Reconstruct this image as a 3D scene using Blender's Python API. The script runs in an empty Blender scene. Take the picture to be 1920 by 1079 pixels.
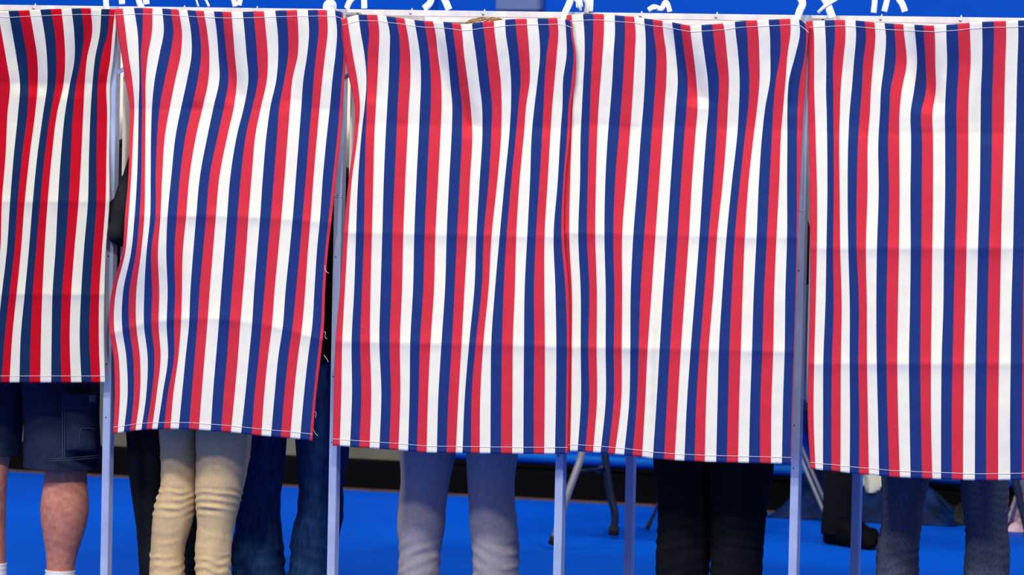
import bpy, bmesh, math, random
from mathutils import Vector, Matrix, noise
random.seed(7)
C = bpy.context.scene.collection
R = math.radians
# ---------------------------------------------------------------- camera
F = 8500.0; TH = R(21); PITCH = R(2.29); ROLL = R(1.2); D0 = F/705.0; ZH = 1.46
cd = Vector((-math.sin(TH)*math.cos(PITCH), math.cos(TH)*math.cos(PITCH), -math.sin(PITCH)))
_r = Vector((math.cos(TH), math.sin(TH), 0)); _u = _r.cross(cd)
cr = _r*math.cos(ROLL) + _u*math.sin(ROLL); cu = -_r*math.sin(ROLL) + _u*math.cos(ROLL)
CP = Vector((D0*math.sin(TH), -D0*math.cos(TH), ZH))
cam_d = bpy.data.cameras.new('camera'); cam = bpy.data.objects.new('camera', cam_d); C.objects.link(cam)
m = Matrix((cr, cu, -cd)).transposed().to_4x4(); m.translation = CP; cam.matrix_world = m
cam_d.sensor_width = 36; cam_d.lens = F/1920*36; cam_d.clip_start = .5; cam_d.clip_end = 200
cam_d.dof.use_dof = True; cam_d.dof.focus_distance = D0+.05; cam_d.dof.aperture_fstop = 6.3
bpy.context.scene.camera = cam
def at(px, py, Y):                      # the point of the plane at depth Y seen at that spot of the photograph
    v = cd*F + cr*(px-960) - cu*(py-539.5); t = (Y-CP.y)/v.y
    return CP + v*t
def onfloor(px, py, Z=0.0):
    v = cd*F + cr*(px-960) - cu*(py-539.5); t = (Z-CP.z)/v.z
    return CP + v*t
def down_to(px, py, Y, z):               # how far down the photograph the height z lies at that depth
    return py + (at(px, py, Y).z - z)/(at(px, py, Y).z - at(px, py+10, Y).z)*10
def ppm(Y): return F/(D0 + Y*math.cos(TH))       # pixels per metre near depth Y

# ---------------------------------------------------------------- materials
def lin(c): return tuple(((v/255)/12.92 if v/255 <= .04045 else ((v/255+.055)/1.055)**2.4) for v in c)
def mat(name, col, rough=.7, metal=0, spec=.3, var=0, vscale=20, bump=0, bscale=300, stretch=(1,1,1), col2=None, emit=0, sheen=0):
    M = bpy.data.materials.new(name); M.use_nodes = True; nt = M.node_tree; b = nt.nodes['Principled BSDF']
    b.inputs['Base Color'].default_value = (*lin(col), 1); b.inputs['Roughness'].default_value = rough
    b.inputs['Metallic'].default_value = metal; b.inputs['Specular IOR Level'].default_value = spec
    if sheen: b.inputs['Sheen Weight'].default_value = sheen; b.inputs['Sheen Roughness'].default_value = .5
    if var or bump:
        tc = nt.nodes.new('ShaderNodeTexCoord'); mp = nt.nodes.new('ShaderNodeMapping')
        mp.inputs['Scale'].default_value = stretch; nt.links.new(tc.outputs['Object'], mp.inputs['Vector'])
    if var:
        n = nt.nodes.new('ShaderNodeTexNoise'); n.inputs['Scale'].default_value = vscale; n.inputs['Detail'].default_value = 5
        nt.links.new(mp.outputs['Vector'], n.inputs['Vector'])
        mr = nt.nodes.new('ShaderNodeMapRange'); mr.inputs['From Min'].default_value = .33; mr.inputs['From Max'].default_value = .67
        nt.links.new(n.outputs['Fac'], mr.inputs['Value'])
        mx = nt.nodes.new('ShaderNodeMix'); mx.data_type = 'RGBA'
        a = lin(col); c2 = lin(col2) if col2 else tuple(min(1, v*(1-var)) for v in a)
        mx.inputs['A'].default_value = (*a, 1); mx.inputs['B'].default_value = (*c2, 1)
        nt.links.new(mr.outputs['Result'], mx.inputs['Factor']); nt.links.new(mx.outputs['Result'], b.inputs['Base Color'])
    if bump:
        n2 = nt.nodes.new('ShaderNodeTexNoise'); n2.inputs['Scale'].default_value = bscale; n2.inputs['Detail'].default_value = 3
        nt.links.new(mp.outputs['Vector'], n2.inputs['Vector'])
        bp = nt.nodes.new('ShaderNodeBump'); bp.inputs['Strength'].default_value = bump; bp.inputs['Distance'].default_value = .002
        nt.links.new(n2.outputs['Fac'], bp.inputs['Height']); nt.links.new(bp.outputs['Normal'], b.inputs['Normal'])
    return M
fab = dict(rough=.85, spec=.15, var=.14, vscale=420, bump=.25, bscale=900)
MW = mat('canvas_white', (233,231,215), rough=.85, spec=.15, var=.05, vscale=420, bump=.25, bscale=900)
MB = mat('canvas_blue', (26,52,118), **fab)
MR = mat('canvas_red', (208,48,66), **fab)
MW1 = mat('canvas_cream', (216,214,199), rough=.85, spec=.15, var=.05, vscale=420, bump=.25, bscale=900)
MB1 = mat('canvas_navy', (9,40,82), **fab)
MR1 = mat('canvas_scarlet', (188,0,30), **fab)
THREAD = mat('thread', (244,236,240), rough=.9)
TAPE = mat('cotton_tape', (246,246,246), rough=.9, bump=.2, bscale=600)
ALU = mat('aluminium', (186,201,228), rough=.42, metal=.25, spec=.5, var=.12, vscale=14, stretch=(1,1,.6), col2=(162,178,212))
ALUR = mat('rail_aluminium', (236,236,242), rough=.45, metal=.15, spec=.5, var=.1, vscale=18, stretch=(1,1,.3), col2=(208,208,224))
STEEL = mat('bracket_steel', (196,198,206), rough=.35, metal=.6)
SCREW = mat('screw', (70,72,84), rough=.4, metal=.7)
PANEL = mat('panel_vinyl', (240,236,228), rough=.6, var=.05, vscale=6)
DESKM = mat('desk_black', (26,26,30), rough=.5)

# ---------------------------------------------------------------- object helpers
def tag(o, label=None, cat=None, group=None, kind=None):
    if label: o['label'] = label
    if cat: o['category'] = cat
    if group: o['group'] = group
    if kind: o['kind'] = kind
    return o
def empty(name, loc, label, cat, group=None):
    o = bpy.data.objects.new(name, None); o.location = loc; o.empty_display_size = .05; C.objects.link(o)
    return tag(o, label, cat, group)
def wloc(o):
    v = Vector((0,0,0))
    while o: v += o.location; o = o.parent
    return v
def mesh(name, verts, faces, mats, parent=None, smooth=True, midx=None):
    verts = [Vector(v) for v in verts]
    n = len(verts); c = Vector((sum(v.x for v in verts)/n, sum(v.y for v in verts)/n, min(v.z for v in verts)))
    me = bpy.data.meshes.new(name); me.from_pydata([v-c for v in verts], [], faces)
    for M in (mats if isinstance(mats, (list, tuple)) else [mats]): me.materials.append(M)
    if midx: me.polygons.foreach_set('material_index', midx)
    if smooth: me.polygons.foreach_set('use_smooth', [True]*len(me.polygons))
    me.update(); o = bpy.data.objects.new(name, me); C.objects.link(o)
    o.location = c - (wloc(parent) if parent else Vector((0,0,0)))
    if parent: o.parent = parent
    return o
class MB_:
    def __init__(s): s.v = []; s.f = []; s.m = []
    def add(s, v, f, mi=0):
        k = len(s.v); s.v += [Vector(a) for a in v]; s.f += [tuple(i+k for i in q) for q in f]; s.m += [mi]*len(f)
    def box(s, c, d, mi=0, bev=.0, rot=None):
        bm = bmesh.new(); bmesh.ops.create_cube(bm, size=1)
        bmesh.ops.scale(bm, vec=d, verts=bm.verts)
        if bev: bmesh.ops.bevel(bm, geom=list(bm.edges), offset=bev, segments=2, affect='EDGES')
        bm.verts.index_update(); M = (rot or Matrix.Identity(3))
        s.add([M@v.co + Vector(c) for v in bm.verts], [[v.index for v in f.verts] for f in bm.faces], mi); bm.free()
    def ell(s, c, r, mi=0, seg=20):
        bm = bmesh.new(); bmesh.ops.create_uvsphere(bm, u_segments=seg, v_segments=seg//2+2, radius=1)
        bm.verts.index_update()
        s.add([Vector((v.co.x*r[0], v.co.y*r[1], v.co.z*r[2]))+Vector(c) for v in bm.verts], [[v.index for v in f.verts] for f in bm.faces], mi); bm.free()
    def tube(s, pts, rad, mi=0, seg=12, flat=1.0, cap=True):
        pts = [Vector(p) for p in pts]; n = len(pts)
        rad = rad if isinstance(rad, (list, tuple)) else [rad]*n
        ref = None; vs = []
        for i, p in enumerate(pts):
            t = (pts[min(i+1,n-1)]-pts[max(i-1,0)]).normalized()
            if ref is None: ref = t.orthogonal().normalized() if abs(t.y) > .9 else (Vector((0,1,0))-t*t.y).normalized()
            ref = (ref - t*ref.dot(t)).normalized(); b = t.cross(ref)
            for k in range(seg):
                a = 2*math.pi*k/seg
                vs.append(p + (ref*math.cos(a)*flat + b*math.sin(a))*rad[i])
        fs = [(i*seg+k, i*seg+(k+1)%seg, (i+1)*seg+(k+1)%seg, (i+1)*seg+k) for i in range(n-1) for k in range(seg)]
        if cap: fs += [tuple(range(seg))[::-1], tuple((n-1)*seg+k for k in range(seg))]
        s.add(vs, fs, mi)
    def cap(s, a, b, ra, rb, mi=0):            # rounded, tapering limb
        a = Vector(a); b = Vector(b); d = b-a; L = d.length; t = d/L; pts = []; rr = []
        for q in range(5): w = math.pi/2*q/4; pts.append(a - t*ra*math.cos(w)); rr.append(max(.0008, ra*math.sin(w)))
        for q in range(4, -1, -1): w = math.pi/2*q/4; pts.append(b + t*rb*math.cos(w)); rr.append(max(.0008, rb*math.sin(w)))
        s.tube(pts, rr, mi, 14)
    def build(s, name, mats, parent=None, smooth=True): return mesh(name, s.v, s.f, mats, parent, smooth, s.m)
def auto_smooth(o, a=35):
    me = o.data; bm = bmesh.new(); bm.from_mesh(me)
    for e in bm.edges:
        if len(e.link_faces) == 2 and e.calc_face_angle(0) > R(a): e.smooth = False
    bm.to_mesh(me); bm.free(); return o
def spline(xs, ys, x):                      # cubic through the points
    n = len(xs)
    if x <= xs[0]: return ys[0] + (x-xs[0])*(ys[1]-ys[0])/(xs[1]-xs[0])
    if x >= xs[-1]: return ys[-1] + (x-xs[-1])*(ys[-1]-ys[-2])/(xs[-1]-xs[-2])
    i = 0
    while x > xs[i+1]: i += 1
    def tan(j):
        if j == 0: return (ys[1]-ys[0])/(xs[1]-xs[0])
        if j == n-1: return (ys[-1]-ys[-2])/(xs[-1]-xs[-2])
        a = (ys[j]-ys[j-1])/(xs[j]-xs[j-1]); b = (ys[j+1]-ys[j])/(xs[j+1]-xs[j])
        return (a*(xs[j+1]-xs[j]) + b*(xs[j]-xs[j-1]))/(xs[j+1]-xs[j-1])
    h = xs[i+1]-xs[i]; t = (x-xs[i])/h; t2 = t*t; t3 = t2*t
    return (2*t3-3*t2+1)*ys[i] + (t3-2*t2+t)*h*tan(i) + (3*t2-2*t3)*ys[i+1] + (t3-t2)*h*tan(i+1)

# ---------------------------------------------------------------- curtains
def q(o, k, l): return [o + a/k for a in l]
CUR = {}
CUR[2] = dict(top=([215,230,251,268,286,304,320,335,351,367,382,401,417,434,455,475,495,516,537,557,577,596,613,628,641,643.5],
  [17,16,15,15,15.5,16,17,18,19,20,20.5,21.5,22,22.5,22,21.5,21,20,19.5,19,19,18.5,19,19.5,23,26]),
 rows={60:q(190,4,[122,183,272,308,380,468,540,605,672,737,795,865,922,988,1075,1155,1235,1322,1400,1478,1558,1630,1698,1768,1803,1812]),
 100:q(190,4,[148,202,280,296,352,438,518,597,677,748,810,877,938,1000,1088,1167,1248,1327,1402,1475,1545,1612,1680,1757,1818,1832]),
 150:q(190,4,[180,232,285,300,333,400,475,555,643,723,803,885,953,1016,1102,1175,1242,1312,1372,1433,1515,1592,1657,1733,1803,1822]),
 200:q(190,4,[212,248,280,305,332,380,438,515,600,680,762,842,920,995,1070,1133,1198,1268,1335,1415,1500,1578,1638,1715,1788,1808]),
 250:q(190,4,[210,240,277,302,330,373,420,480,560,635,715,800,877,950,1020,1087,1158,1240,1320,1400,1485,1560,1620,1693,1772,1795]),
 330:q(190,4,[203,225,268,300,328,370,408,457,525,590,662,740,812,887,968,1047,1128,1212,1295,1376,1460,1535,1593,1662,1738,1762]),
 410:q(190,4,[175,203,248,285,322,365,405,443,495,565,635,710,785,858,942,1020,1103,1190,1270,1350,1435,1508,1570,1640,1705,1728]),
 470:q(190,4,[158,182,225,262,300,340,375,425,487,548,612,690,763,838,923,1003,1087,1170,1248,1328,1412,1488,1550,1617,1680,1700]),
 550:q(190,4,[75,108,162,208,262,322,380,435,497,553,605,667,735,812,898,978,1062,1145,1222,1298,1380,1458,1528,1597,1657,1678]),
 610:q(190,4,[57,95,155,208,262,320,375,430,490,545,597,657,720,795,880,960,1042,1130,1202,1280,1362,1435,1507,1582,1648,1670]),
 670:q(190,4,[92,130,187,238,290,347,398,445,500,545,578,632,700,775,860,943,1025,1107,1180,1250,1327,1402,1475,1550,1622,1645]),
 740:q(190,4,[100,140,197,243,290,337,377,415,460,498,540,605,677,752,837,918,1000,1080,1150,1222,1300,1373,1445,1520,1593,1612])},
 bot=([212,220.7,232,244,254,265,274,285,295,307,319.5,335,354,373,395,414.5,433,452,472,490,508,526.5,544,562.5,580.5,585.5],
  [814,813,811,809.5,808,807,806.2,805.7,805.5,805.3,805.2,805.3,805.6,807,808.5,810,811.5,813.5,816,818,819.5,821,822.5,824.5,826.5,828]))
CUR[3] = dict(top=([639,651,671.7,688,707.5,724,741.7,758,776.7,795,811.7,831,847.5,864,885,904.5,926,947,966,987.5,1007.5,1027.5,1045,1059.5,1070,1073],
  [36,33,27.5,27.5,28,30.5,32.5,34.7,37.5,39.5,40,41,43,45.5,44,41,39.5,37,35.5,35,34.5,34.5,34,36,39.5,41]),
 rows={60:q(620,4,[91,140,225,288,365,442,510,575,643,715,785,855,918,985,1065,1150,1230,1312,1393,1478,1562,1640,1708,1765,1803,1815]),
 100:q(620,4,[103,165,252,278,360,442,520,595,668,738,803,877,940,1000,1088,1168,1250,1335,1410,1490,1570,1622,1697,1770,1822,1838]),
 150:q(620,4,[140,200,268,274,351,435,513,598,677,751,828,895,961,1027,1112,1190,1275,1352,1424,1494,1552,1605,1680,1743,1808,1835]),
 200:q(620,4,[180,220,255,270,340,424,502,586,670,750,832,912,984,1050,1135,1210,1283,1352,1408,1466,1528,1597,1662,1738,1785,1803]),
 245:q(620,4,[178,207,234,264,330,414,495,578,662,740,825,908,985,1062,1138,1205,1280,1342,1392,1452,1510,1588,1650,1725,1775,1797]),
 340:q(620,4,[133,158,205,255,320,398,478,560,643,722,806,888,968,1045,1117,1185,1250,1305,1355,1417,1495,1565,1628,1703,1745,1760]),
 440:q(620,4,[97,130,190,250,310,387,463,545,627,705,786,870,948,1028,1093,1148,1208,1268,1320,1393,1475,1540,1605,1672,1730,1752]),
 540:q(620,4,[70,108,177,235,300,375,456,536,618,695,776,858,930,1005,1078,1133,1185,1233,1298,1382,1455,1525,1603,1685,1760,1783]),
 640:q(620,4,[38,87,157,222,295,365,442,520,597,670,750,832,910,983,1040,1090,1147,1205,1285,1367,1450,1527,1607,1692,1772,1790]),
 740:q(620,4,[22,80,160,230,305,380,452,523,592,660,731,808,885,960,1007,1058,1123,1200,1280,1364,1447,1523,1606,1690,1767,1785])},
 bot=(q(620,4,[15,68,145,215,292,365,438,508,580,647,720,796,868,938,988,1052,1118,1198,1277,1362,1445,1523,1602,1682,1760,1777]),
  [836,837,838.5,840,841,842.3,843.6,845,846.5,848,849.5,850,850,850.3,850.5,850.6,851,851.2,851.4,851.6,851.8,851.8,852,852,852,852]))
CUR[4] = dict(top=([1062,1072,1093,1112.5,1132.5,1152.5,1171,1189,1207.5,1224,1242,1260,1276,1294,1315,1335,1356,1377.5,1398,1419.5,1441,1461,1482,1498,1509,1518],
  [29,27.5,26.5,26,26.5,28.5,30,31.5,34.5,37,39,42,45,48,47,45.5,44,41,39,38,37,36,35,36,44,50]),
 rows={60:q(1050,4,[50,95,182,250,330,412,488,568,640,703,775,850,912,980,1062,1148,1235,1317,1403,1488,1573,1653,1730,1800,1845,1862]),
 100:q(1050,4,[60,118,185,242,320,402,482,562,643,722,797,868,932,1000,1082,1165,1252,1335,1410,1495,1577,1652,1708,1768,1838,1850]),
 150:q(1050,4,[70,110,175,232,305,392,472,552,637,717,798,883,957,1022,1108,1192,1267,1347,1420,1497,1575,1620,1692,1718,1800,1838]),
 200:q(1050,4,[78,95,165,225,290,377,458,540,625,703,784,870,950,1032,1115,1185,1260,1342,1412,1480,1540,1600,1675,1705,1782,1825]),
 250:q(1050,4,[45,87,155,218,280,360,442,525,608,688,770,855,933,1017,1098,1175,1250,1330,1390,1455,1517,1590,1658,1705,1778,1815]),
 340:q(1050,4,[28,77,150,208,270,340,413,497,582,662,745,830,908,990,1072,1150,1222,1290,1350,1415,1492,1572,1645,1703,1777,1800]),
 440:q(1050,4,[32,70,137,202,265,333,400,467,550,632,717,803,883,968,1047,1115,1180,1250,1312,1388,1475,1553,1625,1703,1775,1783]),
 550:q(1050,4,[56,90,155,220,277,343,408,467,530,603,687,773,852,937,1013,1082,1150,1217,1288,1370,1453,1530,1607,1690,1767,1772]),
 655:q(1050,4,[54,88,155,212,275,342,403,463,527,590,658,747,825,907,980,1048,1115,1192,1270,1357,1440,1518,1600,1685,1754,1758]),
 750:q(1050,4,[52,85,157,218,278,343,403,460,520,577,640,725,803,885,953,1023,1097,1182,1262,1345,1427,1503,1587,1673,1741,1745])},
 bot=([1062,1069,1083,1097,1112,1126,1140,1153,1170,1186,1204,1224,1245,1265,1283,1302,1321.5,1342.7,1362.7,1384,1404,1425,1445.7,1466,1482.5,1483.5],
  [848,847,847,848,849,850,851.5,852.5,854,856,858,861,862.5,864,865,866,867,867.5,868,868.5,869,869.5,870,870.5,871,871]))
CUR[5] = dict(top=(q(1440,4,[285,335,425,500,578,655,725,798,873,943,1015,1097,1165,1245,1337,1423,1512,1605,1693,1785,1875,1965,1990]),
  [40,39,38.5,37.5,37.5,38.5,40,42,43.5,44.5,45.5,46.5,47.5,48,46.5,45,42.5,41,40,39.5,38.5,38,38]),
 rows={60:q(1440,4,[295,343,430,503,582,660,735,805,882,950,1020,1102,1168,1250,1337,1425,1515,1607,1695,1787,1877,1960,1980]),
 120:q(1440,4,[300,347,437,487,562,643,713,788,872,955,1040,1117,1182,1255,1343,1432,1520,1606,1690,1780,1870,1955,1975]),
 170:q(1440,4,[297,347,435,490,545,627,703,772,847,918,1003,1095,1185,1258,1333,1420,1507,1597,1683,1775,1865,1952,1970]),
 210:q(1440,4,[300,352,440,490,540,612,690,765,840,910,987,1070,1150,1235,1327,1413,1503,1595,1680,1772,1862,1950,1968]),
 260:q(1440,4,[305,358,443,492,535,602,677,750,828,902,985,1073,1155,1238,1328,1415,1503,1593,1680,1768,1857,1945,1965]),
 360:q(1440,4,[312,368,445,493,538,597,665,747,830,908,987,1068,1153,1238,1328,1413,1500,1588,1672,1757,1847,1935,1955]),
 465:q(1440,4,[318,367,438,488,542,602,665,735,817,898,983,1070,1150,1233,1320,1403,1490,1575,1658,1748,1838,1920,1945]),
 575:q(1440,4,[315,358,430,492,553,613,682,742,812,888,975,1065,1145,1228,1315,1393,1480,1565,1648,1740,1825,1912,1935]),
 675:q(1440,4,[303,347,415,480,547,612,677,743,815,888,970,1057,1142,1223,1302,1385,1470,1557,1643,1733,1820,1908,1930]),
 785:q(1440,4,[298,343,413,475,545,615,685,750,825,897,977,1062,1147,1223,1298,1378,1465,1553,1637,1727,1815,1905,1925])},
 bot=([1520,1529,1543,1559,1576,1593,1610.7,1629.3,1648.3,1667.7,1687.3,1707.3,1729,1748.3,1764.3,1785,1805.7,1827.7,1849,1871.7,1894.3,1915.7,1920.5],
  [880,881,883,884,886,888,890,891,893,895,896,897,898,899,899.5,900,901,901.5,901.5,901.5,901,900.5,900]))
CUR[1] = dict(top=([-23,-4,16,35,55,75.5,95,115,134,152,170,190,205,216,219],[20,20,21,20,19,18,17,16.5,16,15.5,15.7,17,17,18,20]),
 rows={60:q(0,8,[-130,22,183,342,500,665,820,958,1112,1257,1383,1500,1618,1690,1735]),
 110:q(0,8,[-70,92,250,408,560,705,848,978,1118,1218,1305,1425,1515,1655,1700]),
 160:q(0,8,[5,150,300,428,565,707,832,950,1045,1140,1270,1385,1467,1597,1650]),
 210:q(0,8,[-30,115,272,412,530,650,760,860,978,1097,1250,1358,1460,1607,1650]),
 290:q(0,8,[-60,85,208,333,447,562,672,780,915,1065,1220,1335,1448,1597,1635]),
 380:q(0,8,[-110,28,150,265,370,490,603,715,868,1030,1178,1318,1448,1583,1640]),
 470:q(0,8,[-120,5,102,215,315,432,540,667,832,980,1115,1258,1398,1530,1588]),
 550:q(0,8,[-190,-70,28,142,250,372,490,635,788,930,1068,1217,1357,1490,1568]),
 630:q(0,8,[-240,-120,-40,72,185,312,460,615,775,910,1045,1195,1340,1482,1560])},
 bot=(q(0,8,[-270,-150,-110,18,142,290,443,605,768,920,1065,1222,1370,1505,1575]),[718]*15))
for k in range(8):                           # the furthest left curtain runs on beyond the frame
    c = CUR[1]
    for l in [c['top'][0], c['bot'][0]] + list(c['rows'].values()): l.insert(0, l[0]-19)
    c['top'][1].insert(0, 20); c['bot'][1].insert(0, 718)

BASEY = {1:-.046, 2:-.058, 3:-.066, 4:-.058, 5:-.046}
CREASE = {1:[(157,1),(378,-1),(552,-1)], 2:[(205,1),(410,-1),(606,-1)], 3:[(238,1),(440,-1),(645,-1)], 4:[(240,1),(441,-1),(655,-1)], 5:[(250,1),(465,-1),(682,-1)]}
# sags that run down from the top edge: (x0,y0,x1,y1,half width,depth)
SAG = {1:[(10,20,62,165,26,.016),(176,20,134,170,20,.02)], 2:[(405,20,444,182,20,.022),(352,20,366,190,16,-.008),(540,18,548,190,26,.015)],
       3:[(800,38,880,238,22,.024),(700,28,700,180,14,.012),(1050,35,1020,240,16,.010),(850,640,858,850,9,-.006)],
       4:[(1255,40,1309,186,22,.024),(1180,30,1180,230,24,-.008),(1500,40,1488,200,12,.014),(1225,440,1213,850,12,-.008)],
       5:[(1720,44,1746,196,20,.026),(1620,38,1600,240,22,.012),(1860,38,1850,250,24,.008)]}
PUSH = {2:[(225,430,90,130,-.085)], 3:[], 4:[], 1:[], 5:[]}
def crease_y(n, cy, px, i):
    if n == 2 and i == 1: return 404 + .00022*(px-350)**2*(1 if px < 350 else .9) + 0
    if n == 2 and i == 2: return 597 + (.0011*(px-370)**2 if px < 370 else .00075*(px-370)**2)
    if n == 3: return cy + (px-850)*.022
    if n == 4: return cy + (px-1280)*.02
    return cy
def curtain(n, label, mats):
    c = CUR[n]; nb = len(c['top'][0]); SUB = 4; NV = 190
    cols = []
    for j in range(nb):
        pts = [(c['top'][1][j], c['top'][0][j])]
        for y, l in sorted(c['rows'].items()):
            if y > pts[-1][0]+10 and y < c['bot'][1][j]-12: pts.append((y, l[j]))
        pts.append((c['bot'][1][j], c['bot'][0][j])); cols.append(([p[0] for p in pts], [p[1] for p in pts]))
    NC = (nb-1)*SUB + 1
    grid = []
    for i in range(NV+1):
        v = i/NV; row = []
        for j in range(nb):
            y = c['top'][1][j] + v*(c['bot'][1][j]-c['top'][1][j]); row.append((spline(cols[j][0], cols[j][1], y), y))
        xs = [r[0] for r in row]; ys = [r[1] for r in row]; full = []
        for k in range(NC):
            j = min(k//SUB, nb-2); t = k/SUB - j
            full.append((xs[j]+(xs[j+1]-xs[j])*t, spline(range(nb), ys, k/SUB)))
        grid.append((xs, full))
    # fold depth from how much every stripe is foreshortened
    wn = [21.5, 20.5, 20.5]; dep = []
    for xs, full in grid:
        s = []
        sc = 1.045
        for j in range(nb-1):
            edge = (j == 0 or j == nb-2)
            r_ = max(.35, min(1, (xs[j+1]-xs[j])/(21.5*sc))) if not edge else .93
            s.append(math.tan(TH - math.acos(r_))*(xs[j+1]-xs[j])/ (705*math.cos(TH)))
        d = [0]
        for a in s: d.append(d[-1]+a)
        L = xs[-1]-xs[0]; d = [a - d[-1]*(x-xs[0])/L for a, x in zip(d, xs)]
        dep.append(d)
    def blur(f, n_, rad):
        return [sum(f[min(n_-1, max(0, i+k))]*math.exp(-(k/rad)**2) for k in range(-2*rad, 2*rad+1))/sum(math.exp(-(k/rad)**2) for k in range(-2*rad, 2*rad+1)) for i in range(n_)]
    for j in range(nb):
        colv = blur([dep[i][j] for i in range(NV+1)], NV+1, 6)
        for i in range(NV+1): dep[i][j] = colv[i]
    verts = []; 
    for i in range(NV+1):
        full = grid[i][1]
        for k in range(NC):
            px, py = full[k]
            Y = BASEY[n] + .55*spline(range(nb), dep[i], k/SUB)
            h = py - 30
            Y += .030*math.sin(min(1, max(0, h)/200)*math.pi/2)**1.5 if h < 200 else .030 - .045*(1-math.exp(-(h-200)/300))
            for ci, (cy, sg) in enumerate(CREASE[n]):
                yc = crease_y(n, cy, px, ci); a = abs(py-yc)
                Y += sg*(.010 if sg < 0 else .006)*math.exp(-a/16)*(.75+.5*noise.noise(Vector((px*.02, yc*.1, n))))
            for (x0, y0, x1, y1, w, dp) in SAG[n]:
                t = (py-y0)/(y1-y0)
                if -.05 < t < 1.1:
                    xc = x0+(x1-x0)*t; e = math.exp(-((px-xc)/w)**2)
                    Y += dp*e*max(0, math.sin(math.pi*min(1, max(0, t*.62)))) * (1 if t < 1 else max(0, 1-(t-1)/.1))
            for (x0, y0, wx, wy, dp) in PUSH[n]:
                Y += dp*math.exp(-((px-x0)/wx)**2-((py-y0)/wy)**2)
            Y += .0022*noise.noise(Vector((px*.012, py*.009, n*7.1))) + .0009*noise.noise(Vector((px*.05, py*.04, n*3.3)))
            verts.append(at(px, py, Y))
    faces = []; mi = []
    for i in range(NV):
        for k in range(NC-1):
            a = i*NC+k; faces.append((a, a+NC, a+NC+1, a+1))
            j = k//SUB
            if n == 1: j -= 8
            mi.append({0:2, 1:0, 2:1}[j % 3])
    o = mesh('booth_curtain', verts, faces, mats, None, True, mi)
    so = o.modifiers.new('thickness', 'SOLIDIFY'); so.thickness = .0012; so.offset = -1
    # hem stitching: a thin thread along each hem
    cc = wloc(o)
    for where in (0, 1):
        mb = MB_(); prev = None; run = []
        for k in range(NC):
            dy = 11.5 if where == 0 else -12.5
            colh = grid[NV][1][k][1]-grid[0][1][k][1]
            f = (dy/colh if where == 0 else 1+dy/colh)*NV; i0 = int(f); t = f-i0
            p = verts[i0*NC+k].lerp(verts[(i0+1)*NC+k], t); run.append(p + (CP-p).normalized()*.0012)
        run = run if n != 1 else run[30:]
        mb.tube(run, .00055, seg=5)
        mb.build('hem_stitching', THREAD, o)
    if n == 2:
        for (x, y, a) in ((612,500,.3),(610,622,-.2),(613,668,.9),(591,770,-.5),(592,806,.6)):
            p = at(x-4, y, BASEY[2]); mb = MB_(); pts = []
            for k in range(9): pts.append(p + Vector((.0016*k + .003*math.sin(k*.9+a*4), -.002, -.002*k + .004*math.sin(k*.7+a))))
            mb.tube(pts, .0005, seg=5); mb.build('loose_thread', THREAD, o)
    return tag(o, label, 'curtain', 'striped curtains across the booth fronts')
S, S1 = [MW, MB, MR], [MW1, MB1, MR1]
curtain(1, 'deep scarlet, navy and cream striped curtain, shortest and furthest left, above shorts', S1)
curtain(2, 'red white and blue striped curtain pushed askew above the beige trousers', S)
curtain(3, 'red white and blue striped curtain hanging straight above the grey trousers', S)
curtain(4, 'red white and blue striped curtain above the black trousers', S)
curtain(5, 'red white and blue striped curtain furthest right, above dark grey jeans', S)

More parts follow.
